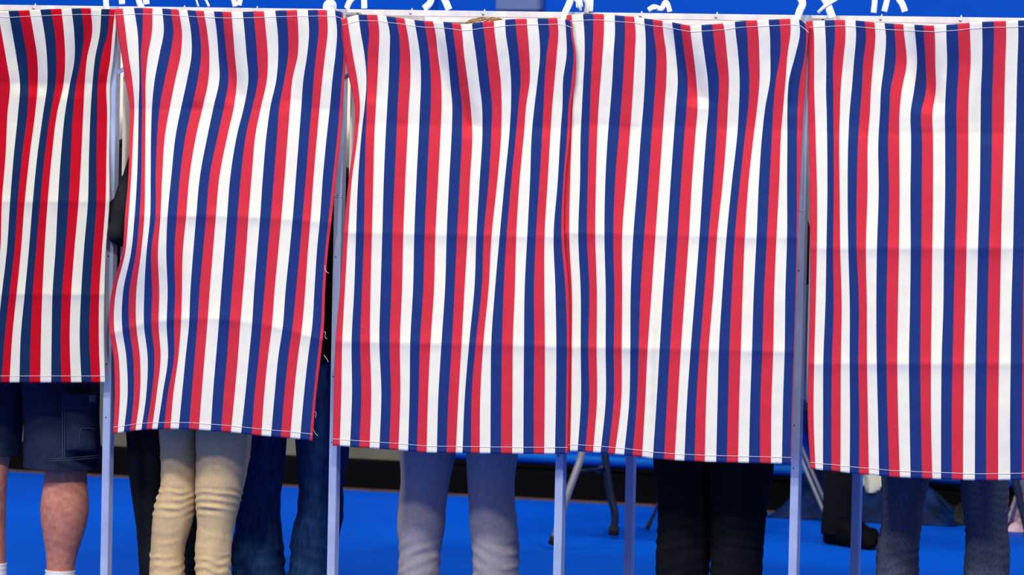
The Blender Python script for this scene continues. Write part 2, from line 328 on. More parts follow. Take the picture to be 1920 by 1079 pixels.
# ---------------------------------------------------------------- booths
PX = [onfloor(0,0,1)]*0
POSTS = [-1.19, -.513, .150, .803, 1.47]         # filled from the photograph's post feet
POSTS = [at(199-12+11, 1079, 0).x, at(620+3,1079,0).x, at(1047,1079,0).x, at(1488,1079,0).x]
sp = (POSTS[3]-POSTS[0])/3
POSTS = [POSTS[0]-sp] + POSTS + [POSTS[3]+sp]
DEP = .56; RZ = 1.712
bl = ['aluminium framed voting booth with white panels at far left behind the shorter curtain', 'aluminium framed voting booth whose left post stands beside the bare calf',
      'aluminium framed voting booth around the person in grey trousers', 'aluminium framed voting booth around the person in black trousers', 'aluminium framed voting booth furthest right, around the dark grey jeans']
rng = random.Random(3)
for k in range(5):
    x0, x1 = POSTS[k], POSTS[k+1]; b = empty('voting_booth', (x0, 0, 0), bl[k], 'voting booth', 'row of voting booths')
    def post(x, y, name='post'):
        mb = MB_(); mb.box((x, y, RZ/2), (.0225, .028, RZ), bev=.0012); o = mb.build(name, ALU, b, False)
        for z in ((.69,1.0,1.25,.57) if name == 'post' else ()):
            s = MB_(); s.ell((x-.003+rng.uniform(-.002,.002), y-.0142, z+rng.uniform(-.05,.05)), (.0022,.001,.0022), seg=10); s.build('screw', SCREW, o)
        s = MB_(); s.box((x, y-.0142, 1.205), (.0226, .0012, .0012)); s.build('seam', STEEL, o)
        return o
    post(x0, .002); post(x0, DEP)
    if k == 4: post(x1, .002); post(x1, DEP)
    mb = MB_(); mb.box(((x0+x1)/2, .012, RZ-.008), (x1-x0-.004, .022, .0165), bev=.001); rail = mb.build('front_rail', ALUR, b, False)
    mb = MB_(); mb.box(((x0+x1)/2, DEP, RZ-.012), (x1-x0-.004, .02, .016), bev=.001); mb.build('rear_rail', ALUR, b, False)
    mb = MB_(); mb.box((x0+.004, DEP/2, RZ-.011), (.016, DEP-.03, .016), bev=.001); mb.build('side_rail', ALUR, b, False)
    for fx in (.30, .62):
        s = MB_(); x = x0+(x1-x0)*fx
        s.tube([(x,-.0005,RZ-.008),(x,.0015,RZ-.008)], .0035, seg=12); s.ell((x,-.001,RZ-.008),(.0014,.001,.0014), seg=8)
        s.tube([(x,.011,RZ-.002),(x,.011,RZ+.006)], [.0045,.001], seg=8); s.build('rivet', STEEL, rail)
    # hinged bracket joining this rail to the next
    mb = MB_(); mb.box((x0+.030, -.005, RZ-.012), (.052, .006, .009), bev=.002); br = mb.build('bracket', STEEL, b, False)
    s = MB_(); s.tube([(x0+.046,-.010,RZ-.012),(x0+.046,-.007,RZ-.012)], .0028, seg=10); s.build('screw', SCREW, br)
    mb = MB_(); mb.box((x0+.016,-.0005,1.532),(.042,.003,.011), bev=.001, rot=Matrix.Rotation(R(-35),3,'Y')); br = mb.build('corner_brace', ALU, b, False)
    s = MB_(); s.ell((x0+.002,-.003,1.522),(.003,.002,.003), seg=10); s.build('screw', STEEL, br)
    mb = MB_(); mb.box((x0+.019, .034, at(1511,765,0).z), (.016,.02,.022), bev=.002); lt = mb.build('latch', SCREW, b, False)
    mb = MB_(); mb.box((x0+.019, .036, at(1511,765,0).z-.04), (.012,.012,.06), bev=.002); mb.build('latch_arm', DESKM, lt, False)
    mb = MB_(); mb.box(((x0+x1)/2, DEP+.012, 1.185), (x1-x0-.02, .006, 1.02), bev=.001); mb.build('back_panel', PANEL, b, False)
    mb = MB_()
    NS = 24; v = []; f = []
    for i in range(NS+1):
        for j in range(9):
            y = .03+(DEP-.05)*i/NS; z = .69+(RZ-.03-.69)*j/8
            v.append((x0+.013+.003*math.sin(i*.9+j*.4)*math.sin(math.pi*i/NS), y, z))
    f = [(i*9+j, i*9+j+1, (i+1)*9+j+1, (i+1)*9+j) for i in range(NS) for j in range(8)]
    mb.add(v, f); o = mb.build('side_panel', PANEL, b); sm = o.modifiers.new('t','SOLIDIFY'); sm.thickness = .003
    s = MB_(); s.box((x0+.0165, .16, 1.19), (.002, .004, .98)); s.build('side_panel_seam', STEEL, b, False)
    mb = MB_(); mb.box(((x0+x1)/2, DEP-.055, 1.015), (x1-x0-.04, .09, .016), bev=.003); mb.build('writing_shelf', DESKM, b, False)
    for xx in (x0+.03, x1-.03):
        mb = MB_(); mb.tube([(xx, DEP-.02, .85), (xx, DEP-.09, 1.005)], .006); mb.build('shelf_brace', STEEL, b)
# booklet lying on the shelf of the far left booth
p = at(196, 503, DEP-.2); mb = MB_(); mb.box((p.x-.06, DEP-.06, 1.0265), (.16, .09, .005), bev=.001)
tag(mb.build('ballot_booklet', mat('yellow_paper', (232,214,150), rough=.8), smooth=False), 'pale yellow ballot booklet lying on the shelf of the far left booth', 'booklet')

# ---------------------------------------------------------------- tie tapes on the rail
def tape(path, w, label, Y=-.008, tail=None):
    pts = [at(px, py, Y - .004*math.sin(i)) for i, (px, py) in enumerate(path)]
    sm = []
    n = len(pts)
    for i in range(n-1):
        for t in range(6):
            tt = t/6; p0 = pts[max(0,i-1)]; p1 = pts[i]; p2 = pts[i+1]; p3 = pts[min(n-1,i+2)]
            sm.append(.5*((2*p1)+(p2-p0)*tt+(2*p0-5*p1+4*p2-p3)*tt*tt+(3*p1-p0-3*p2+p3)*tt**3))
    sm.append(pts[-1]); mb = MB_(); mb.tube(sm, w, seg=10, flat=.3); o = mb.build('tie_tape', TAPE)
    if tail:
        mb = MB_(); tp = [at(px, py, Y-.008) for px, py in tail]; mb.tube(tp, w*.45, seg=8, flat=.4); mb.build('loose_end', TAPE, o)
    return tag(o, label, 'tie tape', 'white tie tapes knotted over the rail')
W = .0088
tape([(202,22),(199,8),(200,-14),(214,-26),(226,-16),(229,8)], W, 'white tie tape looped over the rail just left of the leftmost hinged bracket')
tape([(267,16),(261,4),(258,-18),(262,-34),(270,-20),(275,8)], W, 'white tie tape standing up just right of the leftmost hinged bracket', .006)
tape([(392,12),(386,0),(378,-14),(370,-24),(366,-10),(372,12)], .0036, 'thin white tie tape leaning left over the rail above the second curtain', .006)
tape([(441,12),(438,0),(432,-20),(446,-30),(452,-14),(448,10)], W*.85, 'white tie tape standing above the middle of the second curtain', .006)
tape([(615,30),(613,14),(616,8),(622,8),(623,16),(619,36)], W*1.4, 'short fat white tie tape knot on the second curtain\'s right top corner', -.045)
tape([(650,16),(655,4),(664,-6),(675,-12),(682,-2),(683,16)], W*.95, 'white tie tape arching over the rail at the left end of the third curtain', .006)
tape([(795,16),(806,6),(812,-10),(822,-18),(832,-4),(842,18)], W*1.1, 'white tie tape arching over the rail above the middle left of the third curtain', .006)
tape([(1060,46),(1058,30),(1066,10),(1074,-8),(1083,-10),(1087,14)], W*1.1, 'white tie tape pulling up the right top corner of the third curtain', -.045, tail=[(1075,-4),(1084,4),(1089,20)])
tape([(1099,24),(1101,8),(1095,-10),(1102,-24),(1108,-6),(1107,22)], W*.8, 'white tie tape standing upright above the left corner of the fourth curtain', -.008)
tape([(1216,19),(1226,13),(1240,16),(1247,5),(1252,8),(1256,22)], W*.8, 'small bowed white tie tape on the rail above the left half of the fourth curtain', .002, tail=[(1232,14),(1222,17),(1218,20)])
tape([(1494,40),(1499,22),(1505,6),(1498,-12),(1508,-24),(1516,-10)], W*1.15, 'white tie tape pulling up the right top corner of the fourth curtain', -.04)
tape([(1561,34),(1556,20),(1549,2),(1540,-12),(1548,-24),(1558,-8)], W*1.2, 'white tie tape crossed by a thin end at the fifth curtain\'s left top', -.03, tail=[(1534,24),(1546,12),(1570,-3)])
tape([(1638,24),(1640,6),(1642,-12),(1655,-22),(1664,-8),(1658,22)], W*.9, 'straight white tie tape standing on the rail above the left part of the fifth curtain', .004)
tape([(1697,22),(1692,8),(1684,-6),(1690,-20),(1700,-26),(1706,-40)], W, 'white tie tape leaning left over the rail above the middle left of the fifth curtain', .004)

# ---------------------------------------------------------------- room
def struct(o): return tag(o, kind='structure')
fl = mat('floor_blue', (0,88,212), rough=.6, spec=.06, var=.25, vscale=1.2, col2=(0,78,196), stretch=(1,.35,1), bump=.05, bscale=60)
mb = MB_(); mb.box((0, -2, -.05), (34, 30, .1)); struct(mb.build('floor', fl, smooth=False))
conc = mat('wall_concrete', (122,122,112), rough=.9, var=.25, vscale=3, col2=(98,98,92), bump=.2, bscale=40)
WY = sum(onfloor(*p).y for p in ((215,897),(640,919),(1060,941),(1240,949)))/4 + .03
mb = MB_(); mb.box((0, WY+.25, 4), (34, .3, 8)); struct(mb.build('wall_back', conc, smooth=False))
mb = MB_(); mb.box((0, WY-.0+.0, .055), (34, .05, .11), bev=.004); mb.box((0, WY+.06, .055), (34,.1,.11)); struct(mb.build('baseboard_back', mat('black_base', (10,9,11), rough=.8, spec=.04), smooth=False))
mb = MB_(); mb.box((0, WY-.03, .004), (34, .022, .008)); struct(mb.build('trim_1', mat('brown_edge', (96,72,66), rough=.8, var=.4, vscale=9), smooth=False))
pad = mat('wall_pad_blue', (0,76,192), rough=.6, spec=.06, var=.12, vscale=2, stretch=(1,1,3))
xb = at(800, 880, WY).x
pi = 0
for i in (-1, 0):
    wdt = 12; xa = xb + i*wdt; low = .135 if i >= 0 else .42
    mb = MB_(); mb.box((xa+wdt/2, WY+.045, (low+2.3)/2), (wdt-.004, .11, 2.3-low), bev=.012)
    o = auto_smooth(mb.build('wall_pad', pad))
    if i >= 0: mb = MB_(); mb.box((xa+wdt/2, WY-.012, low+.022), (wdt-.03, .012, .03), bev=.004); mb.build('pad_lit_lip', mat('pad_lit_lip_blue', (0,108,214), rough=.6), o)  # lighter blue strip paints in the light caught by the pad's bottom lip
    tag(o, ('blue padded wall mat reaching down to the black baseboard, behind the booths' if i >= 0 else 'blue padded wall mat hung above bare grey wall, behind the left booths'), 'wall pad', 'low blue wall pads' if i >= 0 else 'raised blue wall pads')
# grey box fixed to the pads
p0 = at(934, 20, WY-.03); p1 = at(1016, 20, WY-.03)
wb = empty('wall_box', ((p0.x+p1.x)/2, WY-.03, p0.z-.01), 'blurred grey box fixed high on the blue wall above the third curtain', 'box')
mb = MB_(); mb.box(((p0.x+p1.x)/2, WY-.035, p0.z+.09), ((p1.x-p0.x), .05, .18), bev=.006); mb.build('housing', mat('box_grey', (92,112,160), rough=.5), wb, False)
mb = MB_(); mb.box(((p0.x+p1.x)/2, WY-.064, p0.z+.10), ((p1.x-p0.x)*.8, .008, .05), bev=.002); mb.build('cover', mat('box_grey_light', (150,156,176), rough=.5), wb, False)

# ---------------------------------------------------------------- people
SKIN = mat('skin', (205,140,118), rough=.55, spec=.35, var=.25, vscale=55, col2=(182,112,94), bump=.12, bscale=260)
SKIN2 = mat('skin_light', (222,166,142), rough=.55, var=.1, vscale=30)
SHOE = mat('shoe_black', (9,9,13), rough=.8, spec=.06)
EYE = mat('eye', (40,34,30), rough=.2)
def leg_loft(mb, path, seed, wr=.0, wfreq=60, mi=0, seg=40, flat=1.06, zones=(), thick=None):
    """path: (px centre, py, width in px, Y) down the leg; cloth folds added to the radius"""
    P = [(at(a, b, Y), w/2/ppm(Y), b) for a, b, w, Y in path]
    zs = [-p[0].z for p in P]; N = 150; vs = []
    X = [p[0].x for p in P]; Yy = [p[0].y for p in P]; Rr = [p[1] for p in P]; PY = [p[2] for p in P]
    for i in range(N+1):
        s = zs[0]+(zs[-1]-zs[0])*i/N
        x = spline(zs, X, s); y = spline(zs, Yy, s); r = spline(zs, Rr, s); py = spline(zs, PY, s)
        for k in range(seg):
            a = 2*math.pi*k/seg
            n1 = noise.noise(Vector((math.cos(a)*1.3+seed, math.sin(a)*1.3, -s*9+seed)))
            fold = 0
            for (y0, y1, amp, per, tilt) in zones:
                m_ = max(0, min(1, (py-y0)/14))*max(0, min(1, (y1-py)/14))
                ph = 2*math.pi*(py + tilt*math.sin(a+seed)*10 + 9*n1)/per
                mod = .45+.75*noise.noise(Vector((math.cos(a)*1.6, math.sin(a)*1.6+seed, py*.05)))
                fold += m_*amp*max(-.3, mod)*(1-abs(math.sin(ph/2))*1.6)
            rr = r + wr*n1 + fold
            vs.append(Vector((x + rr*math.cos(a), y + rr*math.sin(a)*flat, -s)))
    fs = [(i*seg+k, (i+1)*seg+k, (i+1)*seg+(k+1)%seg, i*seg+(k+1)%seg) for i in range(N) for k in range(seg)]
    fs += [tuple(range(seg)), tuple(N*seg+k for k in range(seg))[::-1]]
    mb.add(vs, fs, mi)
    return P
def remesh(o, vs=.006, sm=True):
    r = o.modifiers.new('surface', 'REMESH'); r.mode = 'VOXEL'; r.voxel_size = vs; r.use_smooth_shade = True
    if sm: s = o.modifiers.new('soften', 'SMOOTH'); s.factor = .5; s.iterations = 4
    return o
def person(label, H, legs, pant_mat, zones, top_mat, hair_mat, hips, wr=.004, shoe_h=.082, toe=None, skin=SKIN2, shoe=SHOE, elbows=None, shirt_low=None, face=1, calf=None, hair_long=False, lean=0, waist_name='trousers', hipw=None, head_off=(0,0), shoulder=None, desk=True):
    """legs: two paths in photograph units; face=+1 faces the booth's back, 'x' faces along the row"""
    H += .06
    for l in legs + (calf or []):
        a_, b_, w_, Y_ = l[-1]
        if at(a_, b_, Y_).z > .06 and not (calf and l in legs): l.append((a_, down_to(a_, b_, Y_, .045), w_, Y_))
    for l in legs:
        a_, b_, w_, Y_ = l[0]; m_ = sum(q_[0][0] for q_ in legs)/2
        if at(a_, b_, Y_).z < .49*H: l.insert(0, (a_+(m_-a_)*.12, down_to(a_, b_, Y_, .50*H), w_*1.06, Y_))
    hx = sum(at(l[0][0], l[0][1], l[0][3]).x for l in legs)/2; hy = sum(l[0][3] for l in legs)/2
    root = empty('person', (hx, hy, 0), label, 'person')
    hz = .50*H; k = H/1.7
    along = face == 'x'
    def tr(x, y, z):     # local (side, forward, up) -> world
        return Vector((hx + (y if along else x), hy + (-x if along else y), z))
    sx = (hipw or .085*k)
    body = MB_(); top = MB_()
    ankles = []
    for li, l in enumerate(legs):
        P = [(at(a, b, Y), w/2/ppm(Y)) for a, b, w, Y in l]
        if calf is None:
            for j in range(len(P)-1):
                body.cap(P[j][0], P[j+1][0], min(.06*k, P[j][1]*.62), min(.06*k, P[j+1][1]*.62))
            A = P[-1][0].copy()
        else:
            Q = [(at(a, b, Y), w/2/ppm(Y)) for a, b, w, Y in calf[li]]
            zz = [-q_[0].z for q_ in Q]
            pts = []; rr = []
            for i in range(40):
                s = zz[0]+(zz[-1]-zz[0])*i/39
                pts.append(Vector((spline(zz,[q_[0].x for q_ in Q],s), spline(zz,[q_[0].y for q_ in Q],s), -s))); rr.append(spline(zz,[q_[1] for q_ in Q],s))
            body.tube(pts, rr, seg=24, flat=1.0)
            A = Q[-1][0].copy()
        A.z = .06; ankles.append(A)
        fwd = Vector(toe) if toe else Vector((0.08*(1 if li else -1),1,0)).normalized()
        if not along: body.cap((A.x, A.y, .045), Vector((A.x, A.y, .026))+fwd*(.10 if not along else .05)*k, .030*k, .018*k)
        body.cap((A.x, A.y, .1), (A.x, A.y, .035), .031*k, .024*k)
    # trunk, neck, head
    ly = lean
    body.ell(tr(0, 0, hz+.03), (.135*k, .10*k, .12*k)); body.ell(tr(0, ly*.4, .66*H), (.125*k, .09*k, .17*k))
    shz = .79*H
    body.ell(tr(0, ly, .75*H), (.155*k, .10*k, .14*k))
    body.cap(tr(0, ly, .80*H), tr(head_off[0], ly*1.3+head_off[1], .89*H), .055*k, .05*k)
    hc = tr(head_off[0], ly*1.5+.02*k+head_off[1], .935*H)
    body.ell(hc, (.076*k, .092*k, .112*k) if not along else (.092*k,.076*k,.112*k))
    fv = Vector((1,0,0)) if along else Vector((0,1,0)); sv = Vector((0,-1,0)) if along else Vector((1,0,0))
    body.cap(hc+fv*.05*k+Vector((0,0,-.075*k)), hc+fv*.03*k+Vector((0,0,-.05*k)), .032*k, .05*k)
    body.cap(hc+fv*.088*k+Vector((0,0,.012*k)), hc+fv*.106*k+Vector((0,0,-.022*k)), .008*k, .014*k)
    for s in (-1, 1): body.ell(hc+sv*s*.078*k+Vector((0,0,-.008*k)), (.012*k,.018*k,.03*k) if not along else (.018*k,.012*k,.03*k), seg=12)
    lips = hc+fv*.092*k+Vector((0,0,-.058*k)); body.cap(lips-sv*.018*k, lips+sv*.018*k, .007*k, .007*k)
    # arms
    for s in (-1, 1):
        for mm_, ra_, rb_ in ((body,.045*k,.04*k),(top,.058*k,.054*k)): mm_.cap(tr(s*.03*k, ly, .815*H), tr(s*.15*k, ly, .795*H), ra_, rb_)
        sh = tr(s*.155*k, ly, shz) if not (shoulder and s in shoulder) else shoulder[s]
        el = tr(s*.235*k, ly+.03, .64*H) if not (elbows and s in elbows) else elbows[s]
        wr_ = tr(s*.12*k, .20 if desk else .12, .985 if H > 1.4 else .62*H) if desk else tr(s*.22*k, .08, .50*H)
        be = .038*k if not (elbows and s in elbows) else .010
        body.cap(sh, el, .044*k if be > .02 else .036*k, be); body.cap(el, wr_, min(be, .036*k), .025*k)
        d = (wr_-el).normalized(); pl = wr_+d*.075*k
        body.cap(wr_+d*.02*k, pl, .03*k, .032*k)
        up = Vector((0,0,1)); side = d.cross(up).normalized()
        for fi in range(4):
            L = (.062,.074,.070,.054)[fi]*k; b0 = pl + side*(fi-1.5)*.018*k; b1 = b0+d*L*.55+Vector((0,0,-.004)); b2 = b1+d*L*.45+Vector((0,0,-.014*k))
            body.cap(b0, b1, .0095, .0088); body.cap(b1, b2, .0088, .0075)
        tb = wr_+d*.03*k - side*s*.026*k; body.cap(tb, tb+d*.035*k-side*s*.024*k, .012, .0105); body.cap(tb+d*.035*k-side*s*.024*k, tb+d*.065*k-side*s*.028*k, .0105, .0085)
        ej = .052*k if not (elbows and s in elbows) else .020
        top.cap(sh, el, .060*k, ej); top.cap(el, wr_-d*.01, min(.048*k, ej+.004), .036*k)
        if ej < .03: top.cap(sh, sh.lerp(el, .72), .062*k, .046*k); top.cap(el.lerp(wr_, .3), wr_-d*.01, .046*k, .036*k)
    b = body.build('body', skin, root); remesh(b, .0065)
    for s in (-1, 1):
        e = MB_(); e.ell(hc+fv*.084*k+sv*s*.030*k+Vector((0,0,.012*k)), (.011*k,)*3, seg=12); e.build('eye', EYE, root)
    low = shirt_low or hz-.02
    NT = 10
    pts = []; rr = []
    hipr = hips[0]; 
    top.ell(tr(0, ly*.4, (low+.80*H)/2), (.152*k, .118*k, (.80*H-low)/2*1.12)); top.ell(tr(0, ly, .735*H), (.178*k, .120*k, .15*k))
    top.tube([tr(0,0,low), tr(0,0,low+.06), tr(0,ly*.2,low+.2)], [hipr*1.04, hipr*1.04, .145*k], seg=32, flat=.78)
    top.cap(tr(0, ly-.01*k, .78*H), tr(0, ly*1.1-.005*k, .835*H), .088*k, .062*k)
    t = top.build('jacket', top_mat, root); remesh(t, .009)
    # trousers
    mb = MB_()
    for li, l in enumerate(legs): leg_loft(mb, l, 3.1*li+H*5, wr, zones=zones[li])
    zc = .49*H
    NH = 14; vs = []; sg = 40; zc -= .05
    for i in range(NH+1):
        t_ = i/NH; z = zc-.03 + (hz+.13-zc+.03)*t_
        a_ = hipr*(1-.12*t_*t_)*(min(1,.55+t_*2)); b_ = hips[1]*(1-.1*t_)*(min(1,.6+t_*2))
        for kk in range(sg):
            an = 2*math.pi*kk/sg; vs.append(tr(a_*math.cos(an), b_*math.sin(an), z))
    mb.add(vs, [(i*sg+k_, i*sg+(k_+1)%sg, (i+1)*sg+(k_+1)%sg, (i+1)*sg+k_) for i in range(NH) for k_ in range(sg)] + [tuple(range(sg))[::-1], tuple(NH*sg+k_ for k_ in range(sg))])
    tro = mb.build(waist_name, pant_mat, root)
    # hair
    hb = MB_(); hb.ell(hc+Vector((0,0,.022*k))-fv*.014*k, (.085*k,.097*k,.104*k) if not along else (.097*k,.085*k,.104*k), seg=28)
    if hair_long: hb.ell(hc-fv*.05*k+Vector((0,0,-.08*k)), (.085*k,.05*k,.15*k), seg=24)
    h = hb.build('hair', hair_mat, root)
    hv = h.data.vertices
    for v in hv:
        f_ = 1+.05*noise.noise(v.co*60); v.co = Vector((v.co.x*f_, v.co.y*f_, v.co.z))
    # shoes
    for li, A in enumerate(ankles):
        fwd = Vector(toe) if toe else Vector((0.08*(1 if li else -1),1,0)).normalized()
        rot = Matrix.Rotation(math.atan2(fwd.y, fwd.x), 3, 'Z'); L = .27*k; s_ = MB_(); vs = []; n_ = 22; sg = 20
        for i in range(n_+1):
            t_ = i/n_; x = -.06*k + L*t_; hw = .042*k*math.sin(math.pi*min(1,max(.03,(t_*.93+.04))))**.45
            ht = (shoe_h if t_ < .3 else shoe_h*(1-.42*min(1,(t_-.3)/.4)))*k*min(1, .45+6*t_)*min(1,.35+5*(1-t_))
            for kk in range(sg):
                an = 2*math.pi*kk/sg; yy = hw*math.cos(an); zz = ht/2*(1+math.copysign(abs(math.sin(an))**.6, math.sin(an)))
                vs.append(rot@Vector((x, yy*(1 if an > math.pi else .92), max(0.001, zz)))+Vector((A.x, A.y, 0)))
        s_.add(vs, [(i*sg+a, i*sg+(a+1)%sg, (i+1)*sg+(a+1)%sg, (i+1)*sg+a) for i in range(n_) for a in range(sg)] + [tuple(range(sg)), tuple(n_*sg+a for a in range(sg))[::-1]])
        s_.build('shoe', shoe, root)
    return root, tro, ankles
cloth = lambda nm, c, c2=None, **k: mat(nm, c, rough=.9, spec=.12, var=.2, vscale=k.get('vs', 90), col2=c2, bump=.3, bscale=k.get('bs', 700), stretch=k.get('st', (1,1,1)))
BEIGE = cloth('beige_cotton', (214,188,142), (204,176,130))
BLACKP = cloth('black_trouser', (30,33,42), (24,26,34))
DENIM = cloth('blue_denim', (34,66,108), (20,44,80), vs=40, st=(2,2,.6))
GREY = cloth('grey_twill', (160,155,160), (148,143,150))
BLK = cloth('black_jean', (16,17,24), (11,12,18))
DGREY = cloth('dark_grey_denim', (78,84,98), (60,64,78), vs=160, st=(1.6,1.6,.7))
NAVYS = cloth('navy_ripstop', (36,48,70), (28,38,58), vs=40)
BLACKJ = cloth('black_jacket', (34,36,44), (26,28,35), vs=300)
BLOND = mat('blond_hair', (176,138,92), rough=.6, var=.5, vscale=60, stretch=(6,6,1), bump=.5, bscale=200)
BROWN = mat('brown_hair', (70,48,34), rough=.6, var=.4, vscale=60, stretch=(6,6,1))
Z0 = ()
# man in cargo shorts, far left
yl = .20
legsS = [[(8,640,92,yl),(6,720,90,yl),(2,800,84,yl),(-2,853,84,yl)], [(112,640,150,yl),(115,720,150,yl),(117,800,147,yl),(117,878,149,yl)]]
calf = [[(-4,760,60,yl),(-6,810,66,yl),(-12,868,62,yl),(-32,960,92,yl),(-20,1030,66,yl),(-12,1075,48,yl),(-12,1120,46,yl),(-12,1150,48,yl)],
        [(116,700,104,yl),(118,800,96,yl),(124,868,80,yl),(123,905,86,yl),(121,958,96,yl),(118,1005,80,yl),(115,1040,62,yl),(113,1075,54,yl),(113,1120,50,yl),(113,1150,52,yl)]]
TSHIRT = cloth('grey_shirt', (120,124,134))
p1, sh, an = person('person in navy denim cargo shorts and white socks at the far left booth, calves bare', 1.55, legsS, NAVYS, [Z0, [(840,886,.0012,22,1)]], TSHIRT, BROWN, (.155,.12), wr=.007, skin=SKIN, calf=calf, waist_name='cargo_shorts', lean=.05, shoe_h=.06, toe=(-.3,.95,0))
SOCK = mat('white_sock', (232,232,236), rough=.95, bump=.5, bscale=300)
for li, (cx, py) in enumerate(((-12,1056),(113,1070))):
    mb = MB_(); a0 = at(cx, py, yl); pts = []; rr = []
    for i in range(16):
        z = a0.z - (a0.z-.06)*i/15; pts.append((a0.x+.0*i, a0.y, z)); rr.append((.0425 if li else .038)+.0012*math.cos(i*2.1))
    mb.tube(pts, rr, seg=24); mb.build('sock', SOCK, p1)
# cargo pocket with flap on the right side of the shorts
def shell(mb, x0, x1, y0, y1, off, bul, cx=117, hw=75, seg=14, rnd=0):
    v = []
    rP = hw/ppm(yl)
    for i in range(seg+1):
        for j in range(seg+1):
            px = x0+(x1-x0)*j/seg; py = y0+(y1-y0)*i/seg + rnd*abs(j/seg-.5)
            e = math.sin(math.pi*i/seg)**.4*math.sin(math.pi*j/seg)**.4
            u = max(-.985, min(.985, (px-cx)/hw)); Y = yl - rP*1.06*math.sqrt(1-u*u) - off - bul*e
            v.append(at(px, py, Y))
    n = seg+1; mb.add(v, [(i*n+j, i*n+n+j, i*n+n+j+1, i*n+j+1) for i in range(seg) for j in range(seg)])
mb = MB_(); shell(mb, 120, 183, 760, 848, .003, .012); o = mb.build('cargo_pocket', NAVYS, p1); o.modifiers.new('t','SOLIDIFY').thickness = .002
mb = MB_(); shell(mb, 117, 184, 738, 772, .013, .005, rnd=-6); o2 = mb.build('pocket_flap', NAVYS, o); o2.modifiers.new('t','SOLIDIFY').thickness = .002
mb = MB_(); shell(mb, 167, 179, 741, 754, .021, .001); o3 = mb.build('pocket_label', mat('label_patch', (96,108,118), rough=.8), o)
mb = MB_()
for (x, y0, y1) in ((117,730,862),(121,730,862)):
    mb.tube([at(x, y0+(y1-y0)*i/20, yl - 75/ppm(yl)*1.06*math.sqrt(1-((x-117)/75)**2)-.0075) for i in range(21)], .0008, seg=5)
mb.build('side_seam', mat('seam_thread', (70,84,112), rough=.9), p1)

mb = MB_()
def oncloth(x, y, cx=117, hw=76, off=.004): return at(x, y, yl - hw/ppm(yl)*1.06*math.sqrt(max(.02, 1-((x-cx)/hw)**2)) - off)
for y0 in (862, 866): mb.tube([oncloth(45+i*4.7, y0-.035*i*i*.25) for i in range(31)], .0007, seg=5)
mb.build('hem_seam', mat('hem_thread', (66,80,104), rough=.9), p1)
mb = MB_(); mb.tube([at(150, 834, yl-.120), at(149, 818, yl-.120), at(152, 804, yl-.119), at(168, 803, yl-.106), at(181, 805, yl-.085)], .0009, seg=5)
mb.build('pocket_seam', mat('pocket_thread', (78,82,100), rough=.9), o)

# child in beige trousers
yb = .09
legsB = [[(334,770,76,yb),(334,815,72,yb),(336,870,70,yb),(335,915,71,yb),(328,950,78,yb),(322,985,76,yb),(315,1030,66,yb),(313,1079,68,yb),(314,1120,66,yb),(315,1160,64,yb)],
         [(420,770,110,yb),(420,815,107,yb),(417,870,100,yb),(412,915,94,yb),(408,950,84,yb),(405,985,72,yb),(400,1030,70,yb),(399,1079,68,yb),(399,1120,64,yb),(399,1160,64,yb)]]
zb = [(905,975,.0052,15,.9),(1030,1100,.0042,17,.8),(985,1030,.0018,24,1.0),(825,905,.0016,34,1.5)]
person('child in pale beige trousers rumpled at the knees, standing at the second curtain', 1.26, legsB, BEIGE, [zb, zb], cloth('red_top', (150,60,66)), BROWN, (.125,.085), wr=.003, hipw=.06, shirt_low=.66, desk=True, lean=.02)
# adult in black with the elbow out
yk = .31
legsK = [[(276,700,90,yk),(275,800,78,yk),(278,900,72,yk),(286,1000,62,yk),(290,1079,58,yk),(291,1150,58,yk)], [(356,700,84,yk),(352,800,72,yk),(350,900,66,yk),(350,1000,62,yk),(350,1079,56,yk),(350,1150,56,yk)]]
person('person in black jacket and black trousers, elbow poking out left of the second curtain', 1.56, legsK, BLACKP, [[(880,1150,.001,40,1)]]*2, BLACKJ, BROWN, (.14,.10), wr=.003,
       elbows={-1: at(215,439,-.036)}, shoulder={-1: at(258,300,.13)}, lean=-.06)
# person in blue jeans
yj = .33
legsJ = [[(495,700,100,yj),(492,800,96,yj),(490,860,92,yj),(486,930,84,yj),(484,1000,92,yj),(482,1045,104,yj),(486,1079,98,yj),(490,1120,74,yj),(490,1150,70,yj)],
         [(600,700,104,yj),(602,800,100,yj),(606,860,98,yj),(602,920,84,yj),(600,960,88,yj),(590,1010,92,yj),(588,1050,88,yj),(586,1085,92,yj),(584,1130,80,yj),(584,1150,74,yj)]]
zj = [(1000,1120,.0055,26,1.4),(860,1010,.0032,40,1.8)]
person('person in loose blue jeans and black top, right of the beige trousers', 1.5, legsJ, DENIM, [zj, zj], cloth('black_top', (20,20,24)), BROWN, (.165,.105), wr=.005, hipw=.1, shirt_low=.74, lean=-.02)
